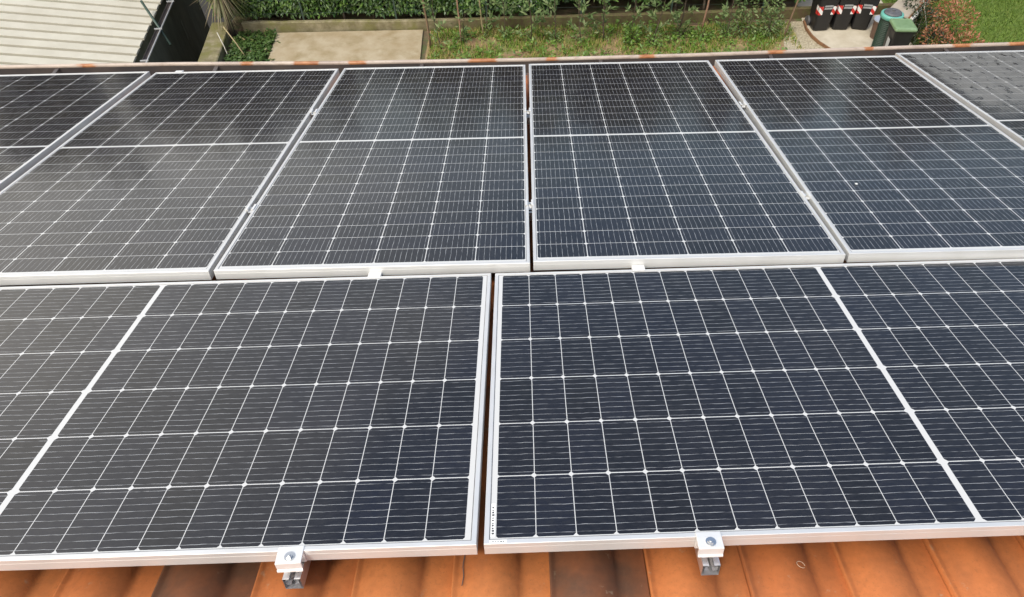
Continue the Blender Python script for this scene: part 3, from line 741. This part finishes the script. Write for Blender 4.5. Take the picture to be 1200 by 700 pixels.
shrub(5.72, 14.42, (.30, .24, .36), 420, .10, .035, SAPLEAF, 'tall feathery green shrub left of the leaning brown stake', seed=6, group=SG, blobs=[(0, 0, .32, 1, .7), (.02, .05, .8, .8, .5), (.0, .1, 1.2, .6, .3)], stems=7)
shrub(1.97, 13.72, (.13, .11, .07), 50, .07, .04, BUSHLEAF, 'tiny pale weed clump in bare soil near the gutter', seed=8, group=SG)
# ---- right hand shrubs
shrub(9.62, 13.95, (.50, .50, .46), 1500, .085, .032, PHOT, 'rounded red and orange photinia bush beside the lawn', name='photinia_bush', seed=9, blobs=[(0, 0, .50, 1, .55), (-.12, .55, .70, .85, .4), (-.05, 1.1, .85, .8, .3), (.32, -.42, .22, .5, .2), (-.45, -.35, .35, .6, .25)], stems=7, shell=.6)
shrub(10.25, 13.5, (.40, .16, .10), 180, .075, .03, PHOT, 'low red creeping shrub at the lawn edge by the gutter', name='photinia_bush', seed=10, blobs=[(0, 0, .12, 1, 1)])
shrub(8.98, 14.05, (.34, .50, .42), 900, .09, .035, DARKSHRUB, 'dark green shrub between the bins and the red bush', seed=12, blobs=[(0, 0, .42, 1, .6), (.05, .6, .75, .9, .4), (.1, 1.2, .9, .9, .3), (.15, -.5, .25, .8, .3)], stems=5)

# ---- yucca at the alley corner
yu = empty('yucca', (-6.60, 14.95, 0), 'yucca with drooping straw green spiky leaves above the corner of the low walls', 'yucca')
MB().tube([(0, 0, -.02), (.02, .02, .4), (.06, 0, .8), (.04, .02, 1.25)], [.085, .075, .065, .06], 10).build('trunk', BARK, yu, True)
mb = MB(); rr = random.Random(77)
for k in range(230):
    an = rr.uniform(0, 6.283); el = rr.uniform(-1.15, .9) if k > 60 else rr.uniform(-1.3, -.5)
    L_ = rr.uniform(.55, .88); d = Vector((math.cos(an)*math.cos(el), math.sin(an)*math.cos(el), math.sin(el)))
    p = Vector((.05, 0, 1.14+rr.uniform(-.10, .14))); sd = d.cross(Vector((0, 0, 1))).normalized()*.014
    m1 = p + d*L_*.5 + Vector((0, 0, -.02)); e = p + d*L_ + Vector((0, 0, -.14*L_))
    mb.add([p-sd*.7, p+sd*.7, m1+sd, m1-sd, e], [(0,1,2,3), (3,2,4)])
mb.build('leaves', FROND, yu)

# ---- bins
def sticker_print(mb, x0, x1, z0, z1, y, rows, rr):
    hgt = (z1-z0)/(rows*1.5)
    for r_ in range(rows):
        x = x0; zz = z1-(r_+1)*hgt*1.4
        while x < x1:
            wd = rr.uniform(.012, .022); mb.box((x, y-.002, zz), (min(x+wd, x1), y, zz+hgt)); x += wd+.006
def make_bin():
    root = bpy.data.objects.new('wheelie_bin', None); C.objects.link(root)
    mb = MB(); mb.loft([rrect(.34, .36, .05, .02), rrect(.355, .375, .05, .06), rrect(.46, .50, .05, .80), rrect(.49, .53, .05, .805), rrect(.49, .53, .05, .845), rrect(.45, .49, .05, .845)])
    mb.build('body', BINBLK, root)
    mb = MB(); mb.loft([rrect(.51, .56, .06, .846), rrect(.515, .565, .06, .862), rrect(.50, .55, .06, .885), rrect(.40, .45, .06, .925), rrect(.2, .25, .06, .935)])
    mb.build('lid', BINBLK, root)
    for sx in (-1, 1):
        mb = MB(); M_ = Matrix.Translation((sx*.205, .17, .10)) @ Matrix.Rotation(R(90), 4, 'Y')
        mb.loft([[M_ @ v for v in circ(.10, z, 20)] for z in (-.025, .025)]); mb.build('wheel', GREYLID, root)
    mb = MB(); mb.tube([(-.2, .27, .80), (-.2, .34, .84), (.2, .34, .84), (.2, .27, .80)], .014, 8); mb.build('handle', BINBLK, root, True)
    def fy(z): return -(.375 + (.50-.375)*(z-.06)/.74)/2
    def fx(z): return (.355 + (.46-.355)*(z-.06)/.74)/2
    for sx in (-1, 1):
        mb = MB(); z0, z1 = .40, .60
        mb.add([(sx*(fx(z0)-.105), fy(z0)-.003, z0), (sx*(fx(z0)-.02), fy(z0)-.003, z0), (sx*(fx(z1)-.02), fy(z1)-.003, z1), (sx*(fx(z1)-.105), fy(z1)-.003, z1),
                (sx*(fx(z0)+.003), fy(z0)+.05, z0), (sx*(fx(z1)+.003), fy(z1)+.05, z1), (sx*(fx(z0)+.003), fy(z0)+.12, z0), (sx*(fx(z1)+.003), fy(z1)+.12, z1)],
               [(0,1,2,3), (1,4,5,2), (4,6,7,5)])
        mb.build('reflector', REFL, root)
    mb = MB(); rr = random.Random(4); z0, z1 = .52, .64
    sticker_print(mb, -.085, .10, z0, z1, 0, 2, rr)
    mb.v = [(x, fy(z)-.002+y, z) for x, y, z in mb.v]; mb.build('printed_label', GREYINK, root)
    return root
bn = make_bin(); BG = 'black wheelie bins in a row'
bn.matrix_world = Matrix.Translation((7.00, 14.78, .02)) @ Matrix.Rotation(R(4), 4, 'Z'); tag(bn, 'black wheelie bin nearest the planting bed, leftmost of the row of three', 'bin', BG)
for (x, y, rz, lab) in ((7.48, 14.80, R(-3), 'black wheelie bin in the middle of the row of three'), (7.96, 14.78, R(-14), 'black wheelie bin next to the green ribbed barrel, rightmost of the row of three')):
    c = copy_tree(bn); c.matrix_world = Matrix.Translation((x, y, .02)) @ Matrix.Rotation(rz, 4, 'Z'); tag(c, lab, 'bin', BG)
# bin with a green lid
gb = empty('wheelie_bin', Matrix.Translation((8.03, 13.06, .02)) @ Matrix.Rotation(R(-4), 4, 'Z'), 'square black bin with a faded green lid, in front of the ribbed barrel', 'bin'); gb.scale = (.9, .9, 1)
mb = MB(); mb.loft([rrect(.36, .38, .04, 0), rrect(.46, .47, .04, .84), rrect(.485, .50, .04, .845), rrect(.485, .50, .04, .875)]); mb.build('body', BINBLK, gb)
mb = MB(); mb.loft([rrect(.50, .53, .05, .876), rrect(.51, .54, .05, .90), rrect(.49, .52, .05, .925), rrect(.40, .43, .05, .945), rrect(.38, .41, .05, .937)]); mb.build('lid', GREENLID, gb)
mb = MB(); mb.add([(-.17, -.222, .33), (.12, -.222, .33), (.12, -.235, .42), (-.17, -.235, .42)], [(0,1,2,3)]); mb.build('reflector', REFL, gb)
mb = MB(); mb.add([(-.232, -.16, .44), (-.245, -.16, .66), (-.245, .0, .66), (-.232, .0, .44)], [(0,1,2,3)])
lb = mb.build('printed_label', GREYINK, gb)
# ribbed barrel
br = empty('compost_barrel', (8.02, 13.62, .02), 'dark green ribbed compost barrel with an aqua rim and grey lid', 'barrel')
mb = MB(); rings = []; nr = 21
for k in range(nr*2+1):
    t = k/(nr*2); r_ = .165 + .040*t + (.008 if k % 2 else -.003); rings.append(circ(r_, .80*t, 30))
mb.loft(rings); mb.build('body', DKGREEN, br)
mb = MB(); mb.loft([circ(.215, .79, 30), circ(.235, .80, 30), circ(.235, .87, 30), circ(.215, .885, 30), circ(.185, .885, 30), circ(.18, .86, 30)]); mb.build('rim', AQUA, br, True)
mb = MB(); mb.loft([circ(.182, .862, 30), circ(.182, .90, 30), circ(.16, .918, 30), circ(.05, .925, 30)]); mb.loft([circ(.03, .925, 14), circ(.03, .955, 14)]); mb.build('lid', GREYLID, br)
# brown bucket behind the barrel
bk_ = empty('plastic_bucket', (8.20, 14.28, .02), 'brown plastic bucket squeezed between the black bins and the barrel', 'bucket')
BRN, _, _ = mat('brown_plastic', rough=.5, color=(.11, .065, .045)); PALEB, _, _ = mat('pale_blue_lid', rough=.5, color=(.30, .34, .40))
mb = MB(); mb.loft([circ(.13, 0, 20), circ(.16, .36, 20), circ(.172, .362, 20), circ(.172, .40, 20)]); mb.build('body', BRN, bk_)
mb = MB(); mb.loft([circ(.176, .401, 20), circ(.17, .425, 20)]); mb.build('lid', PALEB, bk_)
# beige cabinet with trims
cb = empty('garden_cabinet', Matrix.Translation((8.68, 14.11, .02)) @ Matrix.Rotation(R(49), 4, 'Z'), 'low beige topped cabinet with brown and white edge trims behind the barrel', 'cabinet')
MB().box((.02, .01, 0), (1.5, .46, .50)).build('body', BINBLK, cb)
MB().box((0, 0, .502), (1.52, .48, .535)).build('top', BEIGE, cb)
MB().box((-.004, -.045, .495), (1.52, -.002, .548)).build('edge_trim', CORTEN, cb)
MB().box((-.02, -.11, .47), (1.54, -.047, .54)).build('edge_trim', WHITEP, cb)

# ---- distant wood behind the hedge, seen in the glass of the panels
mb = MB(); rr = random.Random(90)
for k in range(60):
    x = -32 + 62*k/59 + rr.uniform(-.4, .4); y = 24 + rr.uniform(-1.5, 3); h = rr.uniform(8.6, 10.0) + max(0, min(1, x/8))*1.2 + max(0, min(1, (-x-6)/6))*1.6
    mb.tube([(x, y, 0), (x, y, h*.5)], [.18, .1], 6)
    for q in range(7):
        leafy(mb, (x+rr.uniform(-.8, .8), y+rr.uniform(-1, 1), h*(.12+.12*q)+rr.uniform(-.3, .3)), (1.3, 1.2, 1.3), 110, .5, .38, rr, shell=.3)
tag(mb.build('distant_trees', leaf_mat('distant_foliage', (.085, .068, .045), (.13, .10, .066))), kind='stuff')
